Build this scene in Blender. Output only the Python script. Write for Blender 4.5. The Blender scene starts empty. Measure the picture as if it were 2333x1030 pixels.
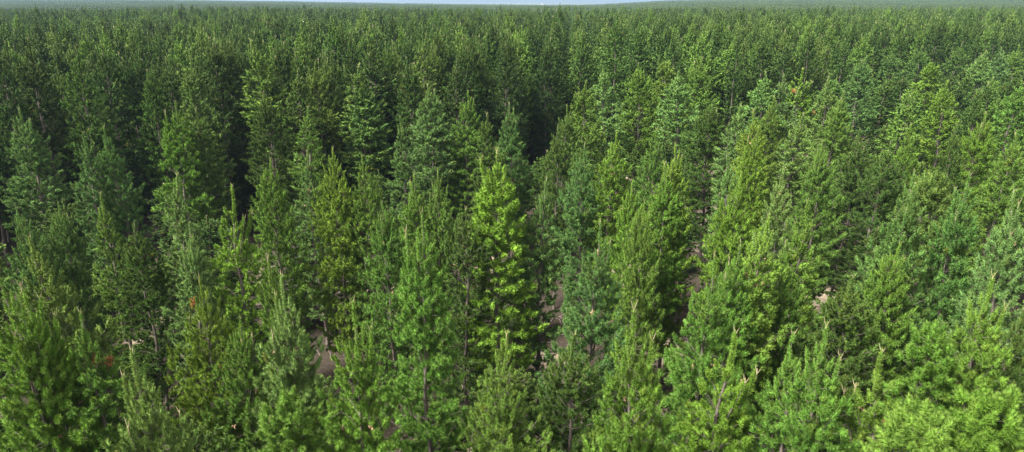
import bpy, math, random
import numpy as np

# ------------------------------------------------------------------ camera
sc = bpy.context.scene
C = bpy.context.collection
R_ = math.radians
CAM_H, PITCH = 21.5, 18.62
cd = bpy.data.cameras.new("camera"); cam = bpy.data.objects.new("camera", cd); C.objects.link(cam)
cam.location = (0, 0, CAM_H); cam.rotation_euler = (R_(90 - PITCH), 0, 0)
cd.sensor_width = 36.0; cd.lens = 36.0 * 1520 / 2333; cd.clip_start = .5; cd.clip_end = 60000
sc.camera = cam

# ------------------------------------------------------------------ sky, sun, exposure
SUN_EL, SUN_AZ = 54.0, 235.0      # azimuth clockwise from +Y: the light comes over the left shoulder
w = bpy.data.worlds.new("World"); sc.world = w; w.use_nodes = True
nt = w.node_tree; nt.nodes.clear()
sky = nt.nodes.new("ShaderNodeTexSky"); sky.sky_type = 'NISHITA'; sky.sun_disc = False
sky.sun_elevation = R_(SUN_EL); sky.sun_rotation = R_(SUN_AZ)
sky.air_density = 1.0; sky.dust_density = 1.0; sky.ozone_density = 1.0
hs = nt.nodes.new("ShaderNodeHueSaturation"); hs.inputs['Saturation'].default_value = .15
bg = nt.nodes.new("ShaderNodeBackground"); bg.inputs['Strength'].default_value = .085
wo = nt.nodes.new("ShaderNodeOutputWorld")
nt.links.new(sky.outputs[0], hs.inputs['Color']); nt.links.new(hs.outputs[0], bg.inputs[0]); nt.links.new(bg.outputs[0], wo.inputs[0])
ld = bpy.data.lights.new("sun", 'SUN'); ld.energy = 3.8; ld.angle = R_(15); ld.color = (1, .965, .89)
sun = bpy.data.objects.new("sun", ld); C.objects.link(sun); sun.location = (0, 0, 60)
sun.rotation_euler = (R_(90 - SUN_EL), 0, R_(180 - SUN_AZ))
sc.view_settings.view_transform = 'Standard'; sc.view_settings.look = 'None'
sc.view_settings.gamma = 1; sc.view_settings.use_curve_mapping = False
sc.view_settings.exposure = 1.58
sc.render.engine = 'CYCLES'
sc.cycles.max_bounces = 6; sc.cycles.diffuse_bounces = 2; sc.cycles.transmission_bounces = 3
sc.cycles.glossy_bounces = 1; sc.cycles.volume_bounces = 0
sc.cycles.use_denoising = True

# ------------------------------------------------------------------ materials
def new_mat(name):
    m = bpy.data.materials.new(name); m.use_nodes = True
    t = m.node_tree; t.nodes.clear()
    return m, t, t.nodes.new("ShaderNodeOutputMaterial")
def N(t, k, **kw):
    n = t.nodes.new(k)
    for a, b in kw.items(): setattr(n, a, b)
    return n
def ramp(t, src, stops):
    r = N(t, "ShaderNodeValToRGB"); e = r.color_ramp.elements
    while len(e) < len(stops): e.new(.5)
    for i, (p, c) in enumerate(stops): e[i].position = p; e[i].color = (*c, 1)
    t.links.new(src, r.inputs[0]); return r.outputs[0]
def mixc(t, f, a, b, mode='MIX'):
    m = N(t, "ShaderNodeMix", data_type='RGBA', blend_type=mode)
    for s, v in ((0, f), (6, a), (7, b)):
        if isinstance(v, (int, float)): m.inputs[s].default_value = v
        elif isinstance(v, tuple): m.inputs[s].default_value = (*v, 1)
        else: t.links.new(v, m.inputs[s])
    return m.outputs[2]

def needles(name, instanced):
    m, t, out = new_mat(name)
    if instanced: a = N(t, "ShaderNodeAttribute", attribute_type='INSTANCER', attribute_name="tint"); col = a.outputs['Color']
    else: a = N(t, "ShaderNodeObjectInfo"); col = a.outputs['Color']
    v = N(t, "ShaderNodeAttribute", attribute_type='GEOMETRY', attribute_name="shoot")
    sep = N(t, "ShaderNodeSeparateColor"); t.links.new(v.outputs['Color'], sep.inputs[0])
    # red: value of each shoot, green: yellowing of each shoot, blue: fresh needle tips
    val = ramp(t, sep.outputs[0], [(0, (.62, .65, .62)), (.5, (.98, .98, .98)), (1, (1.42, 1.38, 1.3))])
    c1 = mixc(t, 1.0, col, val, 'MULTIPLY')
    yel = ramp(t, sep.outputs[1], [(0, (0, 0, 0)), (.75, (.04, .04, .04)), (.97, (.25, .25, .25)), (1, (.6, .6, .6))])
    c2 = mixc(t, yel, c1, (.21, .18, .022))
    fr = ramp(t, sep.outputs[2], [(0, (0, 0, 0)), (1, (.42, .42, .42))])
    c3 = mixc(t, fr, c2, (.26, .33, .08))
    d = N(t, "ShaderNodeBsdfPrincipled"); t.links.new(c3, d.inputs['Base Color'])
    d.inputs['Roughness'].default_value = .62; d.inputs['Specular IOR Level'].default_value = .12
    tr = N(t, "ShaderNodeBsdfTranslucent"); c4 = mixc(t, .5, c3, (.2, .32, .03)); t.links.new(c4, tr.inputs[0])
    ms = N(t, "ShaderNodeMixShader"); ms.inputs[0].default_value = .08
    t.links.new(d.outputs[0], ms.inputs[1]); t.links.new(tr.outputs[0], ms.inputs[2]); t.links.new(ms.outputs[0], out.inputs[0])
    return m
M_NEEDLE = needles("pine_needles", False)
M_NEEDLE_I = needles("pine_needles_mass", True)

def plain(name, stops, scale=6., rough=.9, stretch=(1, 1, 1), bump=.3):
    m, t, out = new_mat(name)
    tc = N(t, "ShaderNodeTexCoord"); mp = N(t, "ShaderNodeMapping"); mp.inputs['Scale'].default_value = stretch
    t.links.new(tc.outputs['Object'], mp.inputs[0])
    nz = N(t, "ShaderNodeTexNoise"); nz.inputs['Scale'].default_value = scale; nz.inputs['Detail'].default_value = 8
    nz.inputs['Roughness'].default_value = .65
    t.links.new(mp.outputs[0], nz.inputs[0])
    c = ramp(t, nz.outputs[0], stops)
    d = N(t, "ShaderNodeBsdfPrincipled"); t.links.new(c, d.inputs['Base Color']); d.inputs['Roughness'].default_value = rough
    b = N(t, "ShaderNodeBump"); b.inputs['Strength'].default_value = bump; b.inputs['Distance'].default_value = .03
    t.links.new(nz.outputs[0], b.inputs['Height']); t.links.new(b.outputs[0], d.inputs['Normal'])
    t.links.new(d.outputs[0], out.inputs[0])
    return m
M_BARK = plain("pine_bark", [(.3, (.07, .055, .045)), (.5, (.15, .12, .10)), (.7, (.27, .23, .19))], 14, stretch=(1, 1, .25))
M_CANDLE = plain("resinous_bud", [(.3, (.28, .24, .12)), (.7, (.42, .36, .20))], 20)
M_DEAD = plain("dead_needles", [(.3, (.28, .09, .03)), (.7, (.50, .20, .07))], 20)
M_CONE = plain("pine_cone", [(.3, (.22, .13, .07)), (.7, (.42, .28, .16))], 30)
M_STICK = plain("weathered_wood", [(.3, (.12, .09, .07)), (.7, (.30, .25, .21))], 8)
M_WHITE = plain("white_cladding", [(.3, (.5, .5, .48)), (.7, (.66, .65, .62))], .5)
M_ROOF = plain("metal_roof", [(.3, (.55, .54, .52)), (.7, (.72, .70, .66))], .5)
M_GREY = plain("bare_twigs", [(.3, (.20, .19, .17)), (.7, (.36, .34, .30))], 3)
M_HILL = plain("hill_cover", [(.3, (.05, .075, .06)), (.7, (.11, .13, .10))], .002, bump=0)

# ------------------------------------------------------------------ mesh helpers
def mesh_from(name, V, F, mats, mi=None, attr=None):
    """V (n,3) verts, F list of arrays of triangles/quads"""
    me = bpy.data.meshes.new(name)
    V = np.asarray(V, dtype=np.float32)
    me.vertices.add(len(V)); me.vertices.foreach_set("co", V.ravel())
    nf = sum(len(f) for f in F); sizes = np.concatenate([np.full(len(f), f.shape[1], dtype=np.int32) for f in F])
    loops = np.concatenate([f.ravel() for f in F]).astype(np.int32)
    starts = np.concatenate([[0], np.cumsum(sizes)[:-1]]).astype(np.int32)
    me.loops.add(len(loops)); me.loops.foreach_set("vertex_index", loops)
    me.polygons.add(nf); me.polygons.foreach_set("loop_start", starts)
    if mi is not None: me.polygons.foreach_set("material_index", np.asarray(mi, dtype=np.int32))
    if attr is not None:
        at = me.color_attributes.new("shoot", 'FLOAT_COLOR', 'POINT')
        a = np.ones((len(V), 4), dtype=np.float32); a[:, :3] = attr; at.data.foreach_set("color", a.ravel())
    for m in mats: me.materials.append(m)
    me.update(calc_edges=True); me.validate()
    return me

def tube(pts, rads, n=6):
    """tapered tube along a polyline -> (V, quads)"""
    P = np.asarray(pts, float); rr = np.asarray(rads, float)
    T = np.gradient(P, axis=0); T /= np.linalg.norm(T, axis=1)[:, None] + 1e-9
    ref = np.array([1., 0, 0]) if abs(T[0][0]) < .8 else np.array([0, 1., 0])
    A = np.cross(T, ref); A /= np.linalg.norm(A, axis=1)[:, None] + 1e-9
    B = np.cross(T, A)
    ang = np.arange(n) * 2 * math.pi / n
    V = (P[:, None] + rr[:, None, None] * (np.cos(ang)[None, :, None] * A[:, None] + np.sin(ang)[None, :, None] * B[:, None])).reshape(-1, 3)
    k = len(P); i = np.arange(k - 1)[:, None] * n; j = np.arange(n)[None]; j2 = (j + 1) % n
    Q = np.stack([i + j, i + j2, i + n + j2, i + n + j], -1).reshape(-1, 4)
    return V, Q
class Acc:
    def __init__(s): s.V = []; s.Q = []; s.n = 0
    def add(s, VQ): V, Q = VQ; s.V.append(V); s.Q.append(Q + s.n); s.n += len(V)
    def mesh(s, name, mat): return mesh_from(name, np.concatenate(s.V), [np.concatenate(s.Q)], [mat])
def unit(a): return a / (np.linalg.norm(a, axis=-1, keepdims=True) + 1e-9)

# ------------------------------------------------------------------ the pine
# one radiata pine: wobbling trunk, whorls of upswept branches, side twigs, bottle-brush shoots
LOD = {  # blades per shoot, blade width, share of shoots kept, shoot size
    0: (170, .0145, .62, 1.5),
    1: (78, .026, .55, 1.8),
    2: (28, .058, .46, 2.0),
    3: (7, .14, .36, 2.0),
    4: (5, .36, .1, 2.4),
}
def pine(seed, h=14., R=1.9, leaders=1, gap=.05, slope=.37, top='spire', lod=1, base=.14, up=1.0, bare=0., lean=0.):
    rng = np.random.default_rng(seed)
    U = np.array([0, 0, 1.])
    ph = rng.uniform(0, 6.28, 4)
    def trunk(z):
        z = np.asarray(z, float)
        return np.stack([.12 * np.sin(z * .5 + ph[0]) + .05 * np.sin(z * 1.7 + ph[1]) + lean * (z / h) ** 2,
                         .12 * np.sin(z * .43 + ph[2]) + .05 * np.sin(z * 1.5 + ph[3]), z], -1)
    axes = []                                     # (func z->point, z0, ztop)
    zt = h if top != 'round' else h - .5
    axes.append((trunk, base * h, zt, 1.0))
    for k in range(leaders - 1):
        a = rng.uniform(0, 6.28) if k else rng.choice([0.2, 3.3]); off = rng.uniform(.38, .8); zf = h - rng.uniform(2.4, 5.5); z1 = h - rng.uniform(.3, 1.5)
        def f(z, a=a, off=off, zf=zf, z1=z1):
            z = np.asarray(z, float); s = np.clip((z - zf) / (z1 - zf), 0, 1)[..., None]
            return trunk(z) + np.sqrt(s) * off * np.array([math.cos(a), math.sin(a), 0])
        axes.append((f, zf + .5, z1, .55))
    acc = Acc(); br = Acc()
    r0 = .0095 * h
    zs = np.linspace(0, zt, 22); acc.add(tube(trunk(zs), r0 * (1 - zs / (zt + .01)) ** .8 + .012, 7 if lod < 3 else 4))
    for f, z0, z1, wgt in axes[1:]:
        zz = np.linspace(z0 - .5, z1, 9); acc.add(tube(f(zz), np.linspace(.045, .012, 9), 6 if lod < 3 else 3))
    S0, SD, SL, SY = [], [], [], []               # shoots: start, direction, length, yellowing
    tips = []
    for f, z0, z1, wgt in axes:
        tips.append(f(z1))
        if top != 'round':                        # leader brush
            zz = np.arange(z1 - 1.35, z1 - .02, .17)
            for z in zz:
                S0.append(f(z)); SD.append(U + rng.normal(0, .06, 3)); SL.append(.26); SY.append(0)
        z = z1 - (1.15 if top != 'round' else .0)
        while z > z0:
            t = z1 - z
            nb = rng.integers(5, 8) if t > 1.5 else rng.integers(4, 6)
            if wgt < 1: nb = max(3, nb - 1)
            wf = rng.uniform(.8, 1.12) * wgt
            if top == 'round': bl0 = (.95 * math.sqrt(min(1, (t + .12) / .9)) * (1 - .5 * math.exp(-((t - 1.75) / .35) ** 2)) + max(0, t - 1.8) * .42) if t < 4 else R
            if top == 'round': bl0 = min(bl0, R)
            else: bl0 = min(R * (1 - .1 * rng.random()), .08 + slope * 1.22 * max(.05, t - .6) ** .86)
            if z < h * .35: bl0 *= .8
            el = R_(np.interp(t, [0, 1, 3, 6, 10], [72, 58, 38, 20, 4])) * up
            if bare and t < 2.6 and t > .9 and rng.random() < bare: z -= .3; continue
            a0 = rng.uniform(0, 6.28)
            for b in range(nb):
                if rng.random() < gap: continue
                L = bl0 * wf * rng.uniform(.78, 1.14)
                if L < .15: continue
                az = a0 + b * 6.283 / nb + rng.normal(0, .25); e = el + rng.normal(0, .12)
                H = np.array([math.cos(az), math.sin(az), 0]); W = np.array([-H[1], H[0], 0])
                zb = z + rng.normal(0, .07); o = f(zb)
                crv = rng.uniform(.1, .38)
                def P(s): s = np.asarray(s, float)[..., None]; return o + L * (H * s * math.cos(e) + U * (s * math.sin(e) + crv * s * s * .6))
                if lod <= 2:
                    ss = np.linspace(0, 1, 5); br.add(tube(P(ss), .004 + .009 * L * (1 - ss * .85), 4 if lod < 2 else 3))
                br_y = rng.random() ** 3 * .5; uu = float(np.interp(t, [0, 2, 5, 9], [1.0, .65, .4, .2]))
                inner = np.interp(L, [.3, 1., 2.2], [.05, .2, .26]) + rng.uniform(-.05, .1)
                # shoots on the main axis
                fwd = unit(H * math.cos(e) + U * (math.sin(e) + crv))
                ns = max(1, int(L * (1 - inner) / .19))
                for s in np.linspace(inner, 1, ns):
                    d = fwd * .5 + W * rng.normal(0, .6) + U * (uu + rng.normal(0, .4))
                    S0.append(P(s)); SD.append(d); SL.append(rng.uniform(.14, .25)); SY.append(br_y)
                S0.append(P(1.)); SD.append(fwd + U * uu); SL.append(rng.uniform(.2, .32)); SY.append(br_y * .6)
                # side twigs
                if L > .55:
                    n2 = int(L * 3.0)
                    for q in range(n2):
                        s = inner * .8 + (1 - inner * .8) * (q + .5) / n2 * .93
                        sg = 1 if q % 2 else -1
                        l2 = (.2 + .5 * L * (1 - s)) * rng.uniform(.7, 1.15)
                        d2 = unit(H * .75 + W * sg * rng.uniform(.7, 1.1) + U * rng.uniform(0, .35))
                        p0 = P(s); m = max(1, int(l2 / .19))
                        if lod <= 1: br.add(tube([p0, p0 + d2 * l2], [.008, .004], 3))
                        for k in range(m):
                            pk = p0 + d2 * l2 * (k + 1) / m
                            S0.append(pk); SD.append(d2 * .7 + U * (uu + rng.normal(0, .4)) + W * rng.normal(0, .45)); SL.append(rng.uniform(.12, .23)); SY.append(br_y)
            z -= rng.uniform(.28, .46) if t < 3 else rng.uniform(.34, .62)
    # dead lower snags
    if lod <= 2:
        for z in np.arange(1.2, base * h + 1.5, .45):
            az = rng.uniform(0, 6.28); e = rng.uniform(-.1, .3); L = rng.uniform(.5, 1.4)
            d = np.array([math.cos(az), math.sin(az), e]); br.add(tube([trunk(z), trunk(z) + d * L * .5, trunk(z) + d * L - U * .1], [.014, .01, .004], 3))
    nb_, bw, keep, ssz = LOD[lod]
    S0 = np.array(S0); SD = unit(np.array(SD)); SL = np.array(SL); SY = np.array(SY)
    if top == 'round':                            # shoots of a dome stand out from its middle
        c = S0 - trunk(np.full(len(S0), h - 1.7)); k = np.clip((S0[:, 2:] - (h - 2.6)) / .6, 0, 1)
        SD = unit(SD * (1 - .8 * k) + unit(c) * .9 * k)
    if keep < 1:
        k = (rng.random(len(S0)) < keep) | ((S0[:, 2] > h - 2.2) & (rng.random(len(S0)) < .85)); k[-1] = True; S0, SD, SL, SY = S0[k], SD[k], SL[k], SY[k]
    SL = SL * ssz * (.74 if lod < 3 else 1); n = len(S0)
    rs = np.interp(S0[:, 2], [h - 3.4, h - 1.3], [1, .6 if top != 'round' else .9])     # finer growth towards the tip
    # blades
    u = (np.arange(nb_)[None] + rng.random((n, nb_))) / nb_
    ang = rng.uniform(0, 6.28, (n, nb_))
    ref = np.where(np.abs(SD[:, 2:3]) < .9, np.array([[0, 0, 1.]]), np.array([[1., 0, 0]]))
    A = unit(np.cross(SD, ref)); B = np.cross(SD, A)
    rad = np.cos(ang)[..., None] * A[:, None] + np.sin(ang)[..., None] * B[:, None]
    spread = np.interp(u, [0, .6, 1], [1.35, 1.0, .3]) * rng.uniform(.75, 1.25, u.shape)
    nd = np.cos(spread)[..., None] * SD[:, None] + np.sin(spread)[..., None] * rad
    nd = unit(nd - np.array([0, 0, .08]))
    nl = rng.uniform(.085, .14, u.shape) * (ssz ** .8 if lod < 3 else (1.9 if lod == 3 else 3.6))
    nl = nl * rs[:, None]
    p0 = S0[:, None] + SD[:, None] * (u * SL[:, None])[..., None]
    p1 = p0 + nd * nl[..., None]
    fn = unit(rad + SD[:, None] * np.interp(u, [0, .7, 1], [0, .2, 1.0])[..., None] + rng.normal(0, .28, nd.shape))     # needles fan flat side outwards
    side = unit(np.cross(nd, fn)) * bw * .5
    m3 = p0 + nd * (nl * .45)[..., None]
    V = np.stack([p0, m3 + side, p1, m3 - side], 2).reshape(-1, 3)
    Q = np.arange(n * nb_ * 4).reshape(-1, 4)
    val = np.clip(rng.normal(.5, .22, n), 0, 1); yl = np.clip(rng.random(n) ** 1.6 * .85 + SY * .4, 0, 1)
    at = np.zeros((n, nb_, 4, 3)); at[..., 0] = np.clip(val[:, None] + rng.normal(0, .1, u.shape), 0, 1)[..., None]; at[..., 1] = yl[:, None, None]
    at[..., 2] = (u ** 3)[..., None] * np.array([0, .3, 1, .3])
    young = np.clip((S0[:, 2] - (h - 2.0)) / 1.2, 0, 1) * (top != 'round')          # this year's pale growth on the leaders
    at[..., 0] = np.clip(at[..., 0] + .16 * young[:, None, None], 0, 1); at[..., 2] = np.clip(at[..., 2] + .55 * young[:, None, None], 0, 1)
    at = at.reshape(-1, 3)
    if lod < 4:                                   # dense heart of every brush
        k = 5 if lod < 2 else 4 if lod < 3 else 3; cr = [(0., .008), (.35, .042), (.85, .048), (1.1, .008)] if lod < 3 else [(0., .03), (.55, .11), (1.1, .01)]
        an = np.arange(k) * 2 * math.pi / k
        ring = np.cos(an)[None, :, None] * A[:, None] + np.sin(an)[None, :, None] * B[:, None]       # n,k,3
        cv = np.stack([S0[:, None] + SD[:, None] * (t * SL)[:, None, None] + ring * rs[:, None, None] * r * (ssz * .8 if lod < 3 else 1) for t, r in cr], 1).reshape(-1, 3)
        j = np.arange(k); j2 = (j + 1) % k; one = np.concatenate([np.stack([q * k + j, q * k + j2, (q + 1) * k + j2, (q + 1) * k + j], -1) for q in range(len(cr) - 1)])
        cq = (one[None] + np.arange(n)[:, None, None] * k * len(cr)).reshape(-1, 4) + len(V)
        ca_ = np.zeros((n, k * len(cr), 3)); ca_[..., 0] = val[:, None]; ca_[..., 1] = yl[:, None]
        V = np.concatenate([V, cv]); Q = np.concatenate([Q, cq]); at = np.concatenate([at, ca_.reshape(-1, 3)])
    # candles at the leaders and a few upper side tips
    cand = []
    for tp in tips:
        c = Acc(); L = rng.uniform(.1, .26) if top != 'round' else .08; thick = .75 if lod < 3 else 1.3
        c.add(tube([tp - U * .1, tp + U * L * .5, tp + U * L * .85, tp + U * L], [.02 * thick, .026 * thick, .016 * thick, .003], 6 if lod < 3 else 3))
        if lod < 3:
            for k in range(2):
                a = k * 2.57 + ph[0]; d = np.array([math.cos(a), math.sin(a), 2.2]) * .06
                c.add(tube([tp + U * .05, tp + U * .05 + d, tp + U * .08 + d * 1.8], [.014, .012, .003], 4))
        cand.append(c)
    return dict(V=V, Q=Q, at=at, trunk=acc, br=br, cand=cand, S0=S0, SD=SD, h=h, R=R, lod=lod, rng=rng, tips=tips)

def finish(p, name):
    """mesh data for the parts of one pine"""
    d = {'crown': mesh_from("pine_crown_" + name, p['V'], [p['Q']], [M_NEEDLE], attr=p['at']),
         'trunk': p['trunk'].mesh("pine_trunk_" + name, M_BARK),
         'tips': [c.mesh("pine_tip_" + name, M_CANDLE) for c in p['cand']], 'h': p['h'], 'R': p['R'],
         'branches': p['br'].mesh("pine_branches_" + name, M_BARK) if p['br'].n else None}
    for me in [d['trunk']] + d['tips']: me.polygons.foreach_set("use_smooth", [True] * len(me.polygons))
    return d
def joined(p, name, trunk=True):
    V = [p['V']]; F = [p['Q']]; n = len(p['V']); mi = [np.zeros(len(p['Q']))]; at = [p['at']]
    for a, k in ([(p['trunk'], 1)] if trunk else []) + [(c, 2) for c in p['cand']]:
        v = np.concatenate(a.V); q = np.concatenate(a.Q); V.append(v); F.append(q + n); n += len(v); mi.append(np.full(len(q), k)); at.append(np.zeros((len(v), 3)))
    return mesh_from(name, np.concatenate(V), F, [M_NEEDLE_I, M_BARK, M_CANDLE], mi=np.concatenate(mi), attr=np.concatenate(at))

# kinds of pine found in the near stand; (kind, lod) -> list of part sets, built when first asked for
KINDS = {
    'spire':  dict(R=1.75, leaders=1),
    'twin':   dict(R=1.9, leaders=2),
    'full':   dict(R=1.9, leaders=2, gap=0., slope=.34),
    'multi':  dict(R=2.0, leaders=3),
    'slim':   dict(R=1.1, leaders=1, slope=.24, gap=.06),
    'wide':   dict(R=2.4, leaders=2, slope=.5, gap=.07),
    'open':   dict(R=1.5, leaders=3, gap=.38, bare=.5, slope=.3),
    'round':  dict(R=1.9, leaders=3, top='round', gap=.05),
    'under':  dict(R=1.7, leaders=1, gap=.2, slope=.5, base=.08),
}
SEEDS = {'full': 1, 'spire': 5, 'twin': 3, 'multi': 3, 'slim': 3, 'wide': 2, 'open': 1, 'round': 2, 'under': 2}
_cache = {}
def variant(kind, lod, i):
    k = (kind, lod, i % (SEEDS[kind] if lod else min(2, SEEDS[kind])))
    if k not in _cache:
        _cache[k] = finish(pine(hash_(kind) + k[2] * 17, lod=lod, **KINDS[kind]), f"{kind}_{lod}_{k[2]}")
    return _cache[k]
def hash_(s): return sum(ord(c) * (i + 3) for i, c in enumerate(s))

# ------------------------------------------------------------------ linking things
def tag(o, label=None, cat=None, group=None, kind=None):
    for k, v in (('label', label), ('category', cat), ('group', group), ('kind', kind)):
        if v: o[k] = v
    return o
def link(name, data, parent=None):
    o = bpy.data.objects.new(name, data); C.objects.link(o); o.parent = parent; return o

TINT = {  # needle colour of single trees (linear); D and F also serve as painted shade
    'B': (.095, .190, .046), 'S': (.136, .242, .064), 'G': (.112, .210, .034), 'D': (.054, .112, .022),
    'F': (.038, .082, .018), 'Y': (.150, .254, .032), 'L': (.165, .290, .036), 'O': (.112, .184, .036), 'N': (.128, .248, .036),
}
def jit(c, rng, a=.12):
    k = 1 + rng.uniform(-a, a); return (c[0] * k * (1 + rng.uniform(-.1, .1)), c[1] * k, c[2] * k * (1 + rng.uniform(-.15, .15)), 1)

def place_pine(x, y, z, h, R, kind, lod, tint, rot, label, group, seed, lean=(0, 0), cones=False, dead=0):
    d = variant(kind, lod, seed)
    root = link("pine_tree", None); root.location = (x, y, z); root.empty_display_size = .5
    root.rotation_euler = (lean[0], lean[1], rot)
    s = R / d['R']; root.scale = (s, s, h / d['h'])
    tag(root, label, 'pine tree', group)
    cr = link("crown", d['crown'], root); cr.color = tint
    link("trunk", d['trunk'], root)
    if d['branches']: link("branches", d['branches'], root)
    for t in d['tips']: link("leading_shoot", t, root)
    for k in range(5 if cones else 0): link("cone_cluster", cone_mesh(kind, lod, seed, k), root)
    for k in range(dead): link("dead_shoot", dead_mesh(kind, lod, seed, k), root)
    return root

_extra = {}
def pick_outer(kind, lod, i, rng, lo, hi):
    me = variant(kind, lod, i)['crown']; n = len(me.vertices)
    co = np.empty(n * 3, np.float32); me.vertices.foreach_get("co", co); co = co.reshape(-1, 3)
    h = variant(kind, lod, i)['h']
    c = co[(co[:, 2] > h * lo) & (co[:, 2] < h * hi)]
    return c, rng
def cone_mesh(kind, lod, i, q):
    k = ('c', kind, lod, i % 3, q)
    if k not in _extra:
        rng = np.random.default_rng(99 + i % 3 + q * 7); c, _ = pick_outer(kind, lod, i, rng, .62, .95); a = Acc()
        p = c[rng.integers(len(c))] * np.array([.7, .7, 1.])
        for m in range(rng.integers(3, 6)):
            d = unit(rng.normal(0, 1, 3) + np.array([0, 0, -.3])); o = p + d * .004
            a.add(tube([o, o + d * .03, o + d * .08, o + d * .13], [.014, .038, .032, .006], 7))
        _extra[k] = a.mesh("cone_cluster", M_CONE)
    return _extra[k]
def dead_mesh(kind, lod, i, q):
    k = ('d', kind, lod, i % 3, q)
    if k not in _extra:
        rng = np.random.default_rng(7 + i + q * 5); c, _ = pick_outer(kind, lod, i, rng, .62, .95)
        p = c[rng.integers(len(c))] * np.array([.95, .95, 1.]); n = 110
        st = p + rng.normal(0, .05, (n, 3)) * np.array([1, 1, 1.6]); nd = unit(rng.normal(0, 1, (n, 3)) + np.array([0, 0, .5]))
        sd = unit(np.cross(nd, rng.normal(0, 1, (n, 3)))) * .011
        V = np.stack([st, st + nd * .06 + sd, st + nd * .14, st + nd * .06 - sd], 1).reshape(-1, 3)
        _extra[k] = mesh_from("dead_shoot", V, [np.arange(n * 4).reshape(-1, 4)], [M_DEAD])
    return _extra[k]

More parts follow.
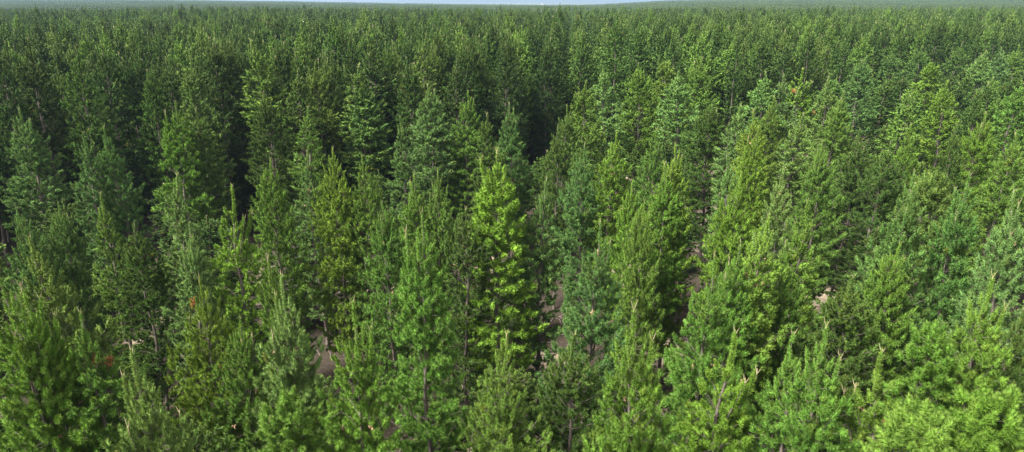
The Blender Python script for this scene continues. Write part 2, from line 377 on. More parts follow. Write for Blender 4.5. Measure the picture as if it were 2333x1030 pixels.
# ------------------------------------------------------------------ what stands where in the near stand
# x, y, height, crown radius, kind, needle colour (D on a few low pines stands for shade), label
HEROES = [
    (-32.71, 44.63, 14.5, 2.17, 'multi', 'B', 'broad blue green pine with three tan tipped leaders at the far left edge'),
    (-25.83, 39.84, 13.8, 1.08, 'slim', 'B', 'narrow dark blue green spire left of its taller twin, upper left'),
    (-25.02, 40.93, 14.0, 1.30, 'spire', 'B', 'narrow blue green pine with bare grey trunk between spires, upper left'),
    (-18.31, 28.62, 13.2, 0.85, 'slim', 'G', 'thin green pine with a zigzag leader below the two narrow upper left spires'),
    (-23.15, 45.57, 14.8, 1.96, 'twin', 'G', 'wide mid green pine with two equal leader tips, upper left'),
    (-22.20, 46.55, 14.2, 1.59, 'spire', 'D', 'dark rounded pine forming the right half of the double crown at upper left'),
    (-16.09, 30.98, 13.5, 1.08, 'slim', 'S', 'pale blue green column shaped pine in front of the double crowned pine'),
    (-11.93, 26.85, 14.0, 1.40, 'open', 'Y', 'yellowish open candelabra pine with pale bare upper trunk, left of centre'),
    (-19.44, 52.73, 14.6, 2.08, 'wide', 'D', 'large dark green pine with two tips, left of the tan tipped narrow pine'),
    (-15.04, 48.84, 14.0, 1.32, 'slim', 'G', 'narrow pine leaning slightly left beside the tan tipped pine'),
    (-17.33, 64.79, 14.8, 1.85, 'twin', 'So', 'narrow pine with a long tan tipped double leader and brown patch'),
    (-13.65, 61.80, 14.6, 2.32, 'multi', 'S', 'pale green pine with three upright leaders, right of the tan tipped pine'),
    (-12.38, 68.09, 14.2, 1.95, 'spire', 'D', 'dark pointed pine standing behind between two pale crowns'),
    (-7.69, 47.39, 13.6, 1.28, 'slim', 'B', 'slender blue green pine left of the broad grey green crown'),
    (-7.19, 56.46, 14.8, 2.42, 'multi', 'S', 'broad grey green pine with a cluster of leaders, upper centre'),
    (-3.81, 56.62, 14.2, 1.93, 'twin', 'G', 'green pine with thin trunk showing, right of the broad grey green pine'),
    (-1.88, 48.94, 13.6, 1.23, 'slim', 'D', 'small dark tipped pine left of the three leader group, upper centre'),
    (-0.22, 52.37, 13.8, 1.79, 'multi', 'B', 'blue green pine with three pale needle thin leaders, upper centre'),
    (4.14, 51.23, 13.8, 1.66, 'twin', 'B', 'blue green pine with two straight leaders, right of centre top'),
    (3.12, 44.69, 13.4, 1.30, 'spire', 'D', 'dense dark green column pine in front of the two straight leaders'),
    (6.86, 62.87, 14.4, 2.14, 'twin', 'G', 'green pine left of the tallest spire, upper right of centre'),
    (9.11, 67.97, 15.2, 2.43, 'spire', 'S', 'tallest thin spired pine standing against the dark stand behind'),
    (6.12, 39.49, 14.0, 1.57, 'spire', 'Y', 'yellow green pine with pale trunk line, right of centre'),
    (-0.42, 29.50, 15.0, 2.09, 'full', 'L', 'brightest yellow green pine with twin leaders in the middle'),
    (1.30, 30.16, 13.5, 1.05, 'slim', 'B', 'blue green narrow pine hugging the brightest yellow pine on its right'),
    (-9.63, 34.58, 14.0, 1.63, 'wide', 'Y', 'wide yellow green pine with brown flecks, left of centre'),
    (-12.27, 39.25, 12.8, 1.00, 'slim', 'Bo', 'small dull pine with tan bud beside the wide yellow green pine'),
    (-7.93, 34.26, 13.6, 1.62, 'wide', 'G', 'bushy mid green pine right of the wide yellow green pine'),
    (-4.98, 31.79, 13.4, 1.52, 'multi', 'N', 'fresh green pine behind and left of the tall twin tipped centre pine'),
    (-3.71, 31.44, 13.6, 1.38, 'wide', 'G', 'broad green pine behind the tall twin tipped centre pine'),
    (-2.29, 28.57, 12.6, 1.30, 'under', 'D', 'dim dark green pine between the centre pine and the brightest one'),
    (-2.80, 20.07, 15.0, 1.50, 'twin', 'N', 'tall fresh green pine with two candle tips and long visible trunk, centre foreground'),
    (-15.23, 20.12, 14.2, 1.50, 'spire', 'O', 'olive green pine with tan tip standing alone at the left'),
    (-12.86, 15.54, 14.8, 1.50, 'multi', 'N', 'green leader cluster rising at the bottom left edge'),
    (-12.76, 16.24, 13.8, 1.50, 'wide', 'N', 'large fresh green pine filling the lower left corner'),
    (-11.64, 16.39, 13.4, 1.50, 'spire', 'Go', 'green pine with curled round tip, right of the lower left corner pine'),
    (-7.93, 12.64, 14.3, 1.50, 'multi', 'S', 'near blue green pine bristling with pale upright candles, lower left'),
    (-9.56, 18.72, 13.4, 1.50, 'wide', 'Yo', 'yellowish bushy pine with one orange clump, left foreground'),
    (-8.11, 18.17, 12.3, 1.50, 'wide', 'G', 'leafy green pine in front of the yellowish bushy one'),
    (-7.62, 19.92, 13.6, 0.85, 'slim', 'G', 'slim green pine beside the small sandy clearing at left'),
    (-6.13, 16.56, 14.4, 1.50, 'multi', 'S', 'pale green pine with thick upright candles, left of centre foreground'),
    (-4.96, 13.70, 12.6, 1.80, 'round', 'N', 'low fresh green bushy crown at the bottom, left of the yellow leader'),
    (-3.79, 14.62, 14.6, 1.50, 'twin', 'N', 'near green pine with one long yellow tan leader, lower centre left'),
    (-0.38, 16.26, 12.8, 1.50, 'wide', 'G', 'green pine under the brightest yellow pine, lower centre'),
    (2.51, 20.26, 14.6, 1.50, 'twin', 'B', 'tall dark blue green columnar pine with two pale tips, right of centre'),
    (1.77, 18.04, 12.0, 1.50, 'under', 'D', 'dark green bushy pine below the tall dark columnar one'),
    (2.82, 13.19, 15.0, 1.50, 'multi', 'N', 'near vivid green pine with stacked candles and white leader, lower right of centre'),
    (8.70, 39.12, 14.2, 1.56, 'spire', 'G', 'green pine with pointed tip left of the paired yellow green top'),
    (8.66, 34.74, 14.2, 1.51, 'twin', 'Y', 'yellow green pine with two leaders, right of centre'),
    (8.00, 34.11, 13.4, 1.37, 'spire', 'N', 'fresh green tufted top in front of the yellow green twin leaders'),
    (13.92, 72.59, 15.0, 2.60, 'wide', 'G', 'large green rounded pine at the back edge, right of the tallest spire'),
    (18.15, 80.41, 14.4, 2.58, 'round', 'O', 'flat topped olive pine between two large crowns at the back edge'),
    (21.56, 78.58, 15.2, 2.60, 'multi', 'G', 'huge leafy green pine at the back edge overhanging the dark gap'),
    (17.45, 69.71, 14.6, 2.60, 'spire', 'S', 'pale green pine joined to the left of the huge leafy one'),
    (16.47, 54.94, 13.6, 2.37, 'wide', 'D', 'dark spreading pine beside the black gap at the back edge'),
    (17.57, 51.23, 13.8, 1.47, 'slim', 'S', 'narrow pine on the sloping left edge of the right hand group'),
    (25.73, 68.40, 14.6, 2.60, 'spire', 'S', 'pointed grey green pine topping the right hand group'),
    (27.27, 68.66, 14.4, 1.96, 'twin', 'S', 'pine with two pinkish buds right of the pointed grey green one'),
    (30.75, 72.00, 14.6, 2.31, 'open', 'Yo', 'yellow green pine with orange brown stem near its top, right'),
    (30.39, 65.45, 14.4, 1.99, 'spire', 'So', 'pine with a bright orange dead leader, right'),
    (34.32, 72.53, 14.0, 2.07, 'slim', 'B', 'slim dark pine close behind the orange leader pine'),
    (25.86, 52.73, 14.6, 2.08, 'multi', 'G', 'big green pine with paired tips in the right hand group'),
    (42.68, 83.01, 15.0, 2.60, 'multi', 'B', 'broad blue green pine on top of the right hand group'),
    (55.08, 98.88, 14.8, 2.60, 'spire', 'Bo', 'blue green pine with small orange tip on the back edge, right'),
    (63.25, 106.65, 14.8, 2.60, 'spire', 'B', 'dark straight spired pine on the back edge, right'),
    (51.29, 83.75, 14.0, 2.39, 'round', 'Y', 'yellowish rounded pine below the dark straight spire, right'),
    (72.28, 111.08, 15.0, 2.60, 'spire', 'B', 'narrow blue green pine on the back edge, left of the last pines at right'),
    (67.89, 99.12, 14.6, 2.60, 'twin', 'S', 'twin tipped pale pine on the back edge near the right border'),
    (72.46, 101.66, 14.8, 2.60, 'multi', 'S', 'many tipped pale pine on the back edge near the right border'),
    (82.59, 112.03, 14.6, 2.60, 'spire', 'G', 'green pine on the back edge cut by the right border'),
    (41.55, 64.28, 14.2, 2.07, 'spire', 'Y', 'yellow green conical pine in the upper right'),
    (31.59, 53.93, 14.2, 1.55, 'slim', 'G', 'slender green pine with grey leader in the upper right'),
    (40.13, 57.77, 14.2, 1.66, 'spire', 'D', 'dark green conical pine in the upper right'),
    (49.00, 65.31, 14.0, 2.10, 'spire', 'N', 'fresh green pine at the right border below the back edge'),
    (17.37, 47.82, 14.0, 1.63, 'spire', 'Y', 'yellow green pine near the left slope of the right hand group'),
    (11.57, 34.78, 13.6, 1.01, 'slim', 'S', 'pale narrow pine beside the black gap and the sandy clearing'),
    (14.61, 40.20, 14.0, 1.45, 'twin', 'Y', 'light yellow green pine with faint trunk line in the right hand group'),
    (21.32, 54.62, 14.0, 1.76, 'spire', 'G', 'green pine behind the light yellow green ones in the right hand group'),
    (20.55, 47.70, 13.8, 1.54, 'slim', 'S', 'silvery green slim pine in the middle of the right hand group'),
    (11.32, 32.58, 13.2, 1.43, 'wide', 'Y', 'bushy yellow green pine at the left foot of the right hand group'),
    (12.10, 28.49, 14.4, 1.30, 'spire', 'S', 'pale green pine with a tall thick leader, right of centre'),
    (12.54, 27.13, 13.4, 1.40, 'open', 'G', 'green pine with a bent side leader beside the tall thick leader'),
    (8.75, 22.55, 14.2, 1.50, 'spire', 'Y', 'yellow green pine with dark tufts, right foreground'),
    (7.96, 21.66, 13.4, 1.50, 'twin', 'N', 'fresh green lower crown left of the pine with dark tufts'),
    (5.57, 17.50, 14.6, 1.50, 'twin', 'N', 'tall green column pine with two tips, right foreground'),
    (10.03, 23.50, 12.8, 1.50, 'wide', 'G', 'shaded green pine behind the right foreground column'),
    (5.65, 15.76, 13.2, 1.50, 'open', 'Y', 'sparse yellow green pine with a pale leaning bare trunk, lower right'),
    (24.51, 40.57, 14.2, 1.32, 'spire', 'G', 'green pine with grey leader behind the large blue green one, right'),
    (22.72, 40.15, 13.2, 1.46, 'under', 'D', 'dark pine in the hollow of the right hand side'),
    (15.38, 24.97, 15.0, 1.56, 'multi', 'B', 'large blue green pine with reddish bud and thick trunk, right'),
    (18.82, 28.81, 14.0, 1.80, 'round', 'O', 'olive pine with flat bushy top beside the large blue green pine'),
    (27.00, 40.27, 14.2, 1.31, 'spire', 'D', 'narrow dark cone of a pine in the right hand side'),
    (31.18, 43.98, 14.4, 1.90, 'wide', 'Y', 'bright yellow green bushy pine near the right border'),
    (18.34, 25.80, 14.8, 1.52, 'multi', 'B', 'blue green pine with dark heavy tufts near the right border'),
    (18.24, 22.99, 14.8, 1.50, 'multi', 'S', 'pale blue green pine cut by the right border, half way up'),
    (29.67, 38.80, 14.0, 1.54, 'spire', 'G', 'green pine with pale trunk line at the right border'),
    (12.38, 16.01, 14.6, 1.50, 'multi', 'N', 'big near bright green pine with brown cones, right foreground'),
    (11.46, 16.01, 13.0, 1.80, 'round', 'N', 'near bright green bushy crown left of the big one with cones'),
    (10.10, 12.50, 13.4, 1.80, 'round', 'N', 'bright green dome of needles at the bottom right'),
    (9.09, 12.72, 12.9, 1.80, 'round', 'N', 'bright green dome at the bottom, left of the larger dome'),
    (7.54, 14.31, 14.0, 1.50, 'multi', 'N', 'green pine with three white tipped leaders, lower right'),
    (7.18, 15.16, 13.2, 1.50, 'spire', 'N', 'green pine with thick curved leader left of the white tipped ones'),
    (9.26, 14.72, 13.2, 1.50, 'open', 'Yo', 'open yellow green pine with one orange red clump, lower right'),
    (14.27, 16.94, 13.4, 1.50, 'wide', 'D', 'dark green pine at the right border behind the bright dome'),
    (14.72, 24.04, 12.6, 1.50, 'wide', 'G', 'green pine in shade left of the thick trunked blue green pine'),
    (12.33, 22.04, 12.0, 1.50, 'under', 'D', 'dark low pine by the deep gap in the right hand side'),
    (18.18, 38.21, 13.6, 1.66, 'wide', 'G', 'green pine filling the middle of the right hand group'),
    (22.83, 43.41, 13.4, 1.88, 'wide', 'D', 'shaded pine right of the middle of the right hand group'),
    (5.67, 31.63, 13.0, 1.30, 'wide', 'N', 'lively green lower crown right of the brightest yellow pine'),
    (4.38, 40.15, 13.2, 1.60, 'wide', 'B', 'greyish green pine below the twin leaders, right of centre'),
    (5.55, 26.62, 13.4, 1.30, 'wide', 'G', 'green bushy pine left of the small sandy clearing'),
    (-16.80, 27.89, 12.0, 1.30, 'under', 'D', 'dull dark green pine in the shadow at the left'),
    (-20.44, 29.25, 12.6, 1.41, 'wide', 'B', 'spreading blue green pine under the far left leaders'),
    (-21.68, 27.93, 12.8, 1.35, 'wide', 'B', 'blue green lower crown at the left border'),
    (-12.64, 33.76, 13.6, 1.60, 'wide', 'G', 'green pine below the large dark one, left of centre'),
    (-13.56, 26.13, 12.6, 1.30, 'multi', 'S', 'pale blue green bushy pine left of the open candelabra pine'),
    (-5.76, 29.25, 12.6, 1.41, 'wide', 'G', 'shaded green pine between the yellow green one and the centre pine'),
    (-8.66, 15.13, 11.2, 1.50, 'under', 'D', 'dark low pine at the bottom left of centre'),
]
CLEARINGS = [(21.5, 70.7), (18.8, 62.5), (-21.1, 49.9), (-20.9, 48.6), (-24.9, 42.8), (2.0, 35.7), (10.5, 37.8), (24.0, 45.0), (-10.9, 49.9), (9.4, 50.8), (-2.8, 51.7), (1.7, 32.0), (-2.3, 31.8), (-18.4, 45.0), (24.1, 76.0), (20.9, 67.5), (17.9, 58.1), (26.9, 82.1)]   # small openings where the sandy floor shows
N_REAR = 85
N_FILL = 80
HAZE = True

# ------------------------------------------------------------------ terrain
def terrain(X, Y):
    X = np.asarray(X, float); Y = np.asarray(Y, float)
    u = X / np.maximum(Y, 60)
    prof = np.interp(u, [-1.2, -.75, -.5, -.3, -.1, .05, .12, .22, .4, .75, 1.2], [13, 12, 9, 4, -3, -6, -5, 7, 14, 19, 20])
    s = np.clip((Y - 480) / 1700, 0, 1); s = s * s * (3 - 2 * s)
    dip = -2.5 * np.exp(-((Y - 560) / 110) ** 2)
    und = .5 * np.sin(X / 47 + 1) * np.sin(Y / 61) * np.clip((Y - 90) / 100, 0, 1)
    far = np.clip((Y - 2450) / 700, 0, 1)
    return np.where(Y > 0, (prof * s + dip) * (1 - far) + far * -2 + und, 0)
def axis_pts(near, far, n):
    t = np.linspace(-1, 1, n); k = 6.5
    return np.sinh(t * k) / math.sinh(k) * far
gx = axis_pts(0, 16000, 181); gy = np.concatenate([-axis_pts(0, 16000, 181)[100::8][::-1] , axis_pts(0, 16000, 261)[130:]])
gy = np.unique(gy)
GX, GY = np.meshgrid(gx, gy); GZ = terrain(GX, GY)
nx, ny = len(gx), len(gy); idx = np.arange(nx * ny).reshape(ny, nx)
Q = np.stack([idx[:-1, :-1], idx[:-1, 1:], idx[1:, 1:], idx[1:, :-1]], -1).reshape(-1, 4)
def ground_mat():
    m, t, out = new_mat("sandy_forest_floor")
    g = N(t, "ShaderNodeNewGeometry")
    def nz(s, det=8, ro=.6):
        n = N(t, "ShaderNodeTexNoise"); n.inputs['Scale'].default_value = s; n.inputs['Detail'].default_value = det; n.inputs['Roughness'].default_value = ro
        t.links.new(g.outputs['Position'], n.inputs[0]); return n.outputs[0]
    big = nz(.22, 4); mid = nz(1.4, 8, .7); fine = nz(9, 8, .75)
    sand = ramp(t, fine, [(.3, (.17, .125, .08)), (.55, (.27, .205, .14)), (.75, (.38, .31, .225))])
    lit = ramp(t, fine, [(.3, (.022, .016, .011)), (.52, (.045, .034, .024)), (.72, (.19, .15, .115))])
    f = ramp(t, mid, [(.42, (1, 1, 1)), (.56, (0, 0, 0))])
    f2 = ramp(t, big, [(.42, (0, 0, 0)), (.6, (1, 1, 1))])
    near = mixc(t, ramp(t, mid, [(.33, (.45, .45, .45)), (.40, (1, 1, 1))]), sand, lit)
    fm = nz(.0016, 6); farm = ramp(t, fm, [(.35, (.07, .10, .05)), (.5, (.16, .17, .09)), (.62, (.30, .27, .18))])
    sp = N(t, "ShaderNodeSeparateXYZ"); t.links.new(g.outputs['Position'], sp.inputs[0])
    mr = N(t, "ShaderNodeMapRange"); mr.inputs[1].default_value = 2400; mr.inputs[2].default_value = 2700; t.links.new(sp.outputs[1], mr.inputs[0])
    c = mixc(t, mr.outputs[0], near, farm)
    d = N(t, "ShaderNodeBsdfPrincipled"); d.inputs['Roughness'].default_value = .95; d.inputs['Specular IOR Level'].default_value = .2
    t.links.new(c, d.inputs['Base Color'])
    b = N(t, "ShaderNodeBump"); b.inputs['Strength'].default_value = .6; b.inputs['Distance'].default_value = .08
    t.links.new(mid, b.inputs['Height']); t.links.new(b.outputs[0], d.inputs['Normal']); t.links.new(d.outputs[0], out.inputs[0])
    return m
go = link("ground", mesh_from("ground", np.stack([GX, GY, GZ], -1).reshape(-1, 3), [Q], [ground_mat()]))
tag(go, kind='structure')

def sand_mat():
    return plain("pale_sand", [(.34, (.13, .095, .062)), (.5, (.30, .235, .16)), (.66, (.44, .36, .265))], 2.2, bump=.6)
M_SAND = sand_mat()
# the dirt track behind the near stand
def track():
    xs = np.arange(2, 150, 3.); V = []
    for k, x in enumerate(xs):
        yc = edge(x) + 6.5
        for o in (-3.2, -1.6, 0, 1.6, 3.2): V.append((x, yc + o + (.5 * math.sin(k * 1.7 + o) if abs(o) > 3 else 0), 0))
    V = np.array(V); V[:, 2] = terrain(V[:, 0], V[:, 1]) + .05
    i = np.arange(len(xs) * 5).reshape(-1, 5); Q = np.stack([i[:-1, :-1], i[1:, :-1], i[1:, 1:], i[:-1, 1:]], -1).reshape(-1, 4)
    tag(link("dirt_track", mesh_from("dirt_track", V, [Q], [M_SAND])), kind='structure')
def edge(x): return 64 + .55 * x + 3 * math.sin(x * .13)     # back edge of the near stand
track()
def sand_patches():
    rng = np.random.default_rng(8); V = []; Q = []; n = 0
    for cx, cy in CLEARINGS:
        m = 28; a = np.arange(m) * 2 * math.pi / m; r = 1 + .22 * np.sin(a * 3 + rng.uniform(0, 6)) + .15 * np.sin(a * 7 + rng.uniform(0, 6))
        V.append([[cx, cy, .03]]); V.append(np.stack([cx + 1.5 * r * np.cos(a), cy + 3.4 * r * np.sin(a), np.full(m, .012)], -1))
        Q.append(np.stack([np.full(m, n), n + 1 + np.arange(m), n + 1 + (np.arange(m) + 1) % m], -1)); n += m + 1
    tag(link("sandy_ground", mesh_from("sandy_ground", np.concatenate([np.array(v, float) for v in V]), [np.concatenate(Q)], [M_SAND])), kind='structure')
sand_patches()

# far blue hills along the skyline
def hills():
    n = 240; a = np.linspace(R_(-62), R_(62), n); V = []; rows = [(10500, 0), (11500, .55), (12500, 1), (14500, .6), (15500, 0)]
    for r, k in rows:
        hh = 46 + 26 * np.sin(a * 5.3 + .7) + 15 * np.sin(a * 13.1 + 2) + 5 * np.sin(a * 37) + 2.5 * np.sin(a * 83 + 1)
        V.append(np.stack([r * np.sin(a), r * np.cos(a), k * np.maximum(hh, 6) - 3], -1))
    V = np.concatenate(V); i = np.arange(len(rows) * n).reshape(len(rows), n)
    Q = np.stack([i[:-1, :-1], i[:-1, 1:], i[1:, 1:], i[1:, :-1]], -1).reshape(-1, 4)
    o = link("hills", mesh_from("hills", V, [Q], [M_HILL])); tag(o, kind='structure')
    o.data.polygons.foreach_set("use_smooth", [True] * len(o.data.polygons))
hills()

# ------------------------------------------------------------------ the near stand
NEAR_GROUP = 'pines of the near stand'
rg = random.Random(5)
heroes = []
for i, (x, y, h, R, kind, col, lab) in enumerate(HEROES):
    dist = math.hypot(x, y); lod = 0 if dist < 24 else (1 if dist < 62 else 2)
    heroes.append((x, y, R))
    place_pine(x, y, 0, h, R, kind, lod, jit(TINT[col[0]], rg), (rg.uniform(-.5, .5) if kind in ('twin', 'full') else rg.uniform(0, 6.28)), lab, NEAR_GROUP, i,
               lean=(rg.gauss(0, .012), rg.gauss(0, .012)), cones=dist < 45 and i % 2 == 0, dead=(2 if 'o' in col else 0))
# smaller pines between them, the gaps' shade put into their darker needle tints
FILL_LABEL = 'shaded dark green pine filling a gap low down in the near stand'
def inview(x, y, m=1.0): return y > 4 and abs(x) < y * .78 * m + 4
fills = []
for r in range(-50, 90):
    for q in range(0, 60):
        x = r * 3.0 + rg.uniform(-.6, .6) + (q % 2) * .4; y = 10 + q * 2.9 + rg.uniform(-.7, .7)
        if y > edge(x) or abs(x) > y * .86 + 8 or y < 13: continue
        if min((x - a) ** 2 + (y - b) ** 2 for a, b, _ in heroes) < 3.2 ** 2: continue
        if any((x - a) ** 2 / 1.7 ** 2 + (y - b) ** 2 / 3.6 ** 2 < 1 for a, b in CLEARINGS): continue
        heroes.append((x, y, 1.6)); fills.append((x, y))
fills.sort(key=lambda c: c[0] ** 2 + c[1] ** 2)
fills = [c for c in fills if abs(c[0]) < c[1] * .79 + 1] + [c for c in fills if abs(c[0]) >= c[1] * .79 + 1]
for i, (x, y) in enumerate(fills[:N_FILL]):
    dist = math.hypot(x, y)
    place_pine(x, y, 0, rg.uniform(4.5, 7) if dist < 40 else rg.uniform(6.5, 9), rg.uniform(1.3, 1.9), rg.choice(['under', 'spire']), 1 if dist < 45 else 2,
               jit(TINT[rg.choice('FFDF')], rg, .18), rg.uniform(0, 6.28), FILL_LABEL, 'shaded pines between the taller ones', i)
near_mass = fills[N_FILL:]
nfill = len(fills)
print("fill", nfill)

# ------------------------------------------------------------------ the plantation behind: nearest rows as single trees, the rest as one mass
cells = []
ca, sa = math.cos(R_(5)), math.sin(R_(5))
for r in range(-160, 160):
    for q in range(0, 170):
        if r % 13 == 4 and rg.random() < .6: continue
        gxx, gyy = r * 4.1 , 40 + q * 2.6
        x = gxx * ca + gyy * sa - 7 + rg.uniform(-.3, .3); y = -gxx * sa + gyy * ca + rg.uniform(-.6, .6)
        if y < edge(x) + (13 if x > 2 else 7) or y > 385 + 12 * math.sin(x / 30): continue
        if abs(x) > y * .86 + 12 or y < 40: continue
        cells.append((x, y))
cells.sort(key=lambda c: c[0] ** 2 + c[1] ** 2)
single = [c for c in cells if abs(c[0]) < c[1] * .8][:N_REAR]; ss = set(single); mass = [c for c in cells if c not in ss]
REAR_TINTS = ['D', 'D', 'F', 'D', 'O', 'D']
for i, (x, y) in enumerate(single):
    place_pine(x, y, float(terrain(x, y)), rg.uniform(15.2, 18.4), rg.uniform(1.6, 2.2), rg.choice(['spire', 'spire', 'slim', 'twin', 'multi']), 2,
               jit(TINT[rg.choice('DFFDFO')], rg, .15), rg.uniform(0, 6.28), 'dark green pine in the front rows of the dense plantation behind the track',
               'front rows of the far plantation', i)  # dark tints: older needles, plus the shade on the stand's wall painted in
print("single rear", len(single), "mass", len(mass))

# mass instancing: every point carries which tree, its turn, size and needle colour
src = bpy.data.collections.new("pine_sources")
def source(i, p, nm):
    o = bpy.data.objects.new(f"source_{nm}_{i}", joined(p, f"{nm}_{i}")); src_for[nm].objects.link(o)
src_for = {'mid': bpy.data.collections.new("pine_sources_mid"), 'far': bpy.data.collections.new("pine_sources_far")}
for i in range(8):
    kw = dict(KINDS[['spire', 'twin', 'slim', 'multi'][i % 4]]); kw['R'] = min(kw['R'], 1.8)
    source(i, pine(500 + i, lod=3, base=.22, **kw), 'mid')
def patch(i, size=38., step=3.1):
    rng = np.random.default_rng(900 + i); Vs = []; Qs = []; at = []; n = 0
    protos = [pine(700 + k, lod=4, base=.45, R=1.7, leaders=1 + k % 2) for k in range(5)]
    for a in np.arange(-size / 2, size / 2, step):
        for b in np.arange(-size / 2, size / 2, step):
            p = protos[rng.integers(5)]; an = rng.uniform(0, 6.28); c, s = math.cos(an), math.sin(an); k = rng.uniform(.86, 1.1)
            v = p['V'] @ np.array([[c, s, 0], [-s, c, 0], [0, 0, k]]) + np.array([a + rng.uniform(-.7, .7), b + rng.uniform(-.7, .7), 0])
            aa = p['at'].copy(); aa[:, 0] = np.clip(aa[:, 0] + rng.normal(0, .2), 0, 1)
            Vs.append(v); Qs.append(p['Q'] + n); at.append(aa); n += len(v)
    return mesh_from(f"patch_{i}", np.concatenate(Vs), [np.concatenate(Qs)], [M_NEEDLE_I], attr=np.concatenate(at))
for i in range(3): src_for['far'].objects.link(bpy.data.objects.new(f"source_far_{i}", patch(i)))

def mass_object(name, pts, idxs, rots, scales, tints, coll, label):
    me = bpy.data.meshes.new(name); me.vertices.add(len(pts)); me.vertices.foreach_set("co", np.asarray(pts, np.float32).ravel())
    a = me.attributes.new("which", 'INT', 'POINT'); a.data.foreach_set("value", np.asarray(idxs, np.int32))
    a = me.attributes.new("turn", 'FLOAT_VECTOR', 'POINT'); a.data.foreach_set("vector", np.asarray(rots, np.float32).ravel())
    a = me.attributes.new("size", 'FLOAT_VECTOR', 'POINT'); a.data.foreach_set("vector", np.asarray(scales, np.float32).ravel())
    a = me.attributes.new("tint", 'FLOAT_COLOR', 'POINT'); a.data.foreach_set("color", np.asarray(tints, np.float32).ravel())
    o = link(name, me); tag(o, label, None, None, 'stuff')
    g = bpy.data.node_groups.new(name + "_nodes", 'GeometryNodeTree')
    g.interface.new_socket("Geometry", in_out='INPUT', socket_type='NodeSocketGeometry'); g.interface.new_socket("Geometry", in_out='OUTPUT', socket_type='NodeSocketGeometry')
    gi = g.nodes.new('NodeGroupInput'); gout = g.nodes.new('NodeGroupOutput')
    ci = g.nodes.new('GeometryNodeCollectionInfo'); ci.inputs['Collection'].default_value = coll; ci.inputs['Separate Children'].default_value = True; ci.inputs['Reset Children'].default_value = True
    ip = g.nodes.new('GeometryNodeInstanceOnPoints'); ip.inputs['Pick Instance'].default_value = True
    def at(nm, ty):
        n = g.nodes.new('GeometryNodeInputNamedAttribute'); n.data_type = ty; n.inputs['Name'].default_value = nm
        return n.outputs['Attribute']
    e2r = g.nodes.new('FunctionNodeEulerToRotation')
    g.links.new(gi.outputs[0], ip.inputs['Points']); g.links.new(ci.outputs[0], ip.inputs['Instance'])
    g.links.new(at('which', 'INT'), ip.inputs['Instance Index']); g.links.new(at('turn', 'FLOAT_VECTOR'), e2r.inputs[0])
    g.links.new(e2r.outputs[0], ip.inputs['Rotation']); g.links.new(at('size', 'FLOAT_VECTOR'), ip.inputs['Scale'])
    g.links.new(ip.outputs[0], gout.inputs[0])
    md = o.modifiers.new("scatter", 'NODES'); md.node_group = g
    return o
mr_ = np.random.default_rng(12)
P = np.array(mass + near_mass); n = len(P); z = terrain(P[:, 0], P[:, 1])
# stands differ a little in colour and height
cl = .5 + .5 * np.sin(P[:, 0] / 33 + 1.3) * np.sin(P[:, 1] / 41)
T = np.array([TINT[k] for k in ['D', 'D', 'F', 'D', 'O', 'F', 'D', 'G']])[mr_.integers(0, 8, n)]  # mostly dark tints, for older needles and for shade put into the colour
T = T * .95 * mr_.uniform(.78, 1.2, (n, 1)) * (.9 + .25 * cl[:, None])
hsz = mr_.normal(1.2, .08, n); hsz[len(mass):] = mr_.uniform(.75, .93, n - len(mass))
mass_object("pine_forest", np.column_stack([P, z - .1]), mr_.integers(0, 8, n), np.column_stack([np.zeros((n, 2)), mr_.uniform(0, 6.28, n)]),
            np.column_stack([mr_.uniform(1., 1.4, (n, 1)).repeat(2, 1), hsz]), np.column_stack([T, np.ones(n)]), src_for['mid'],
            'dense dark green pine plantation stretching back from the track towards the skyline')
pp = []
for yy in np.arange(560, 2450, 36.):
    xm = yy * .9 + 60
    for xx in np.arange(-xm, xm, 36.): pp.append((xx + mr_.uniform(-3, 3), yy + mr_.uniform(-3, 3)))
P = np.array(pp); n = len(P); T = np.array([TINT[k] for k in 'DFDD'])[mr_.integers(0, 4, n)] * .85 * mr_.uniform(.85, 1.15, (n, 1))
mass_object("far_pine_forest", np.column_stack([P, terrain(P[:, 0], P[:, 1])]), mr_.integers(0, 3, n), np.column_stack([np.zeros((n, 2)), mr_.integers(0, 4, n) * 1.5708]),
            np.column_stack([np.ones((n, 2)), mr_.uniform(.9, 1.1, n)]), np.column_stack([T, np.ones(n)]), src_for['far'],
            'hazy blue green band of far pine forest under the skyline')

# ------------------------------------------------------------------ litter on the floor: fallen sticks
def litter():
    rng = np.random.default_rng(3); a = Acc()
    spots = []
    for cx, cy in CLEARINGS:
        for k in range(60): spots.append((cx + rng.normal(0, 1.6), cy + rng.normal(0, 2.8)))
    for k in range(1500):
        y = rng.uniform(14, 95); spots.append((rng.uniform(-.8, .8) * y, y))
    for x, y in spots:
        L = rng.uniform(.3, 1.8); an = rng.uniform(0, 3.14); d = np.array([math.cos(an), math.sin(an), 0]); p = np.array([x, y, .03])
        side = np.array([-d[1], d[0], 0]) * rng.normal(0, .12)
        a.add(tube([p, p + d * L * .5 + side + np.array([0, 0, rng.uniform(0, .12)]), p + d * L], [.03, .024, .008], 5))
    o = link("fallen_sticks", a.mesh("fallen_sticks", M_STICK)); tag(o, 'pale fallen sticks strewn over the sandy forest floor', None, None, 'stuff')
litter()

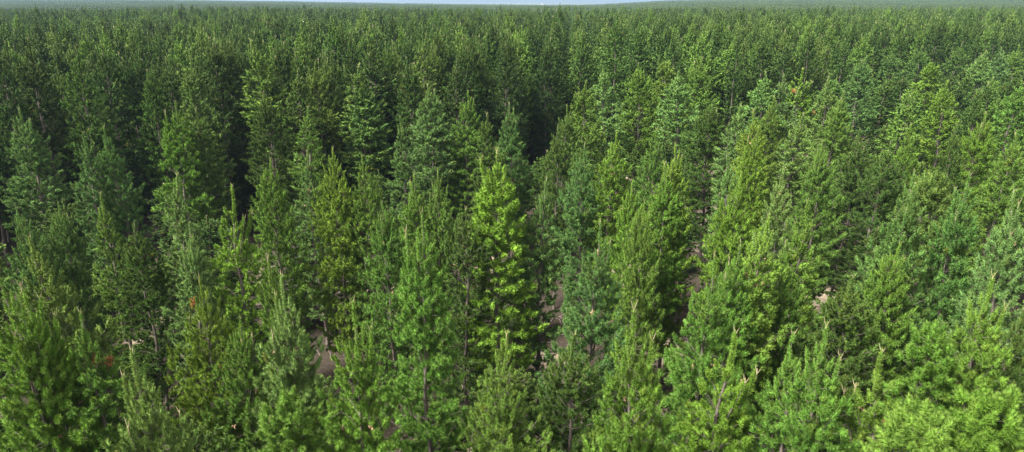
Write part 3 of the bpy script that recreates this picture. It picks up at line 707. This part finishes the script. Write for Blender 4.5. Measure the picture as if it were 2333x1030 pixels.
# ------------------------------------------------------------------ bare grey trees in the dip
def bare_tree(x, y, h, seed, label):
    rng = np.random.default_rng(seed); t = Acc(); c = Acc(); z0 = float(terrain(x, y))
    t.add(tube([[0, 0, 0], [.1, 0, h * .3], [0, .1, h * .6]], [.3, .22, .1], 6))
    for k in range(220):
        a, e = rng.uniform(0, 6.28), rng.uniform(.3, 1.4); L = h * rng.uniform(.25, .48); z = h * rng.uniform(.25, .62)
        d = np.array([math.cos(a) * math.cos(e), math.sin(a) * math.cos(e), math.sin(e)])
        p = np.array([0, 0, z]); c.add(tube([p, p + d * L * .6, p + d * L + rng.normal(0, .5, 3)], [.12, .09, .05], 3))
    r = link("bare_tree", None); r.location = (x, y, z0); tag(r, label, 'bare tree', 'bare grey trees in the dip')
    link("trunk", t.mesh("bare_trunk", M_GREY), r); link("crown", c.mesh("bare_crown", M_GREY), r)
bare_tree(9, 402, 17, 1, 'leftmost grey leafless tree rising behind the plantation near the skyline')
bare_tree(15.5, 400, 18, 2, 'middle and tallest grey leafless tree rising behind the plantation near the skyline')
bare_tree(23, 404, 17, 3, 'rightmost grey leafless tree rising behind the plantation near the skyline')

# ------------------------------------------------------------------ sheds of the far town
def shed(x, y, wd, hh, dp, label):
    z = float(terrain(x, y)); r = link("warehouse", None); r.location = (x, y, z); tag(r, label, 'warehouse', 'pale sheds of the far town')
    b = np.array([[-wd/2, 0, 0], [wd/2, 0, 0], [wd/2, dp, 0], [-wd/2, dp, 0], [-wd/2, 0, hh], [wd/2, 0, hh], [wd/2, dp, hh], [-wd/2, dp, hh]])
    q = np.array([[0, 1, 5, 4], [1, 2, 6, 5], [2, 3, 7, 6], [3, 0, 4, 7]])
    link("wall", mesh_from("shed_wall", b, [q], [M_WHITE]), r)
    e = 1.; hr = hh + wd * .06
    v = np.array([[-wd/2-e, -e, hh], [0, -e, hr], [wd/2+e, -e, hh], [-wd/2-e, dp+e, hh], [0, dp+e, hr], [wd/2+e, dp+e, hh], [-wd/2-e, -e, hh+.5], [0, -e, hr+.5], [wd/2+e, -e, hh+.5], [-wd/2-e, dp+e, hh+.5], [0, dp+e, hr+.5], [wd/2+e, dp+e, hh+.5]])
    q = np.array([[6, 7, 10, 9], [7, 8, 11, 10], [0, 3, 4, 1], [1, 4, 5, 2], [0, 1, 7, 6], [1, 2, 8, 7], [3, 9, 10, 4], [4, 10, 11, 5], [0, 6, 9, 3], [2, 5, 11, 8]])
    link("roof", mesh_from("shed_roof", v, [q], [M_ROOF]), r)
for i, (px, y, wd, hh) in enumerate([(-.062, 4300, 30, 9), (-.047, 4450, 20, 7), (-.031, 4200, 12, 10), (-.020, 4500, 24, 8), (-.004, 4250, 18, 11), (.012, 4550, 46, 9), (.026, 4400, 14, 8), (.044, 4350, 26, 11)]):
    shed(px * y, y, wd, hh, 30, ['leftmost pale shed', 'second pale shed from the left', 'third pale shed from the left', 'fourth pale shed from the left', 'fourth pale shed from the right',
         'third and widest pale shed from the right', 'second pale shed from the right', 'rightmost pale shed'][i] + ' of the far town at the skyline')

# ------------------------------------------------------------------ air
def haze():
    x, y0, y1, z0, z1 = 9900, -600, 9900, -40, 34
    v = np.array([[a, b, c] for c in (z0, z1) for b in (y0, y1) for a in (-x, x)])
    q = np.array([[0, 2, 3, 1], [4, 5, 7, 6], [0, 1, 5, 4], [2, 6, 7, 3], [0, 4, 6, 2], [1, 3, 7, 5]])
    m, t, out = new_mat("pale_air"); p = N(t, "ShaderNodeVolumePrincipled")
    p.inputs['Color'].default_value = (.42, .58, .78, 1); p.inputs['Density'].default_value = .00022; p.inputs['Anisotropy'].default_value = .2
    t.links.new(p.outputs[0], out.inputs['Volume'])
    o = link("haze", mesh_from("haze", v, [q], [m])); tag(o, 'pale haze in the air over the forest', None, None, 'stuff')
if HAZE: haze()
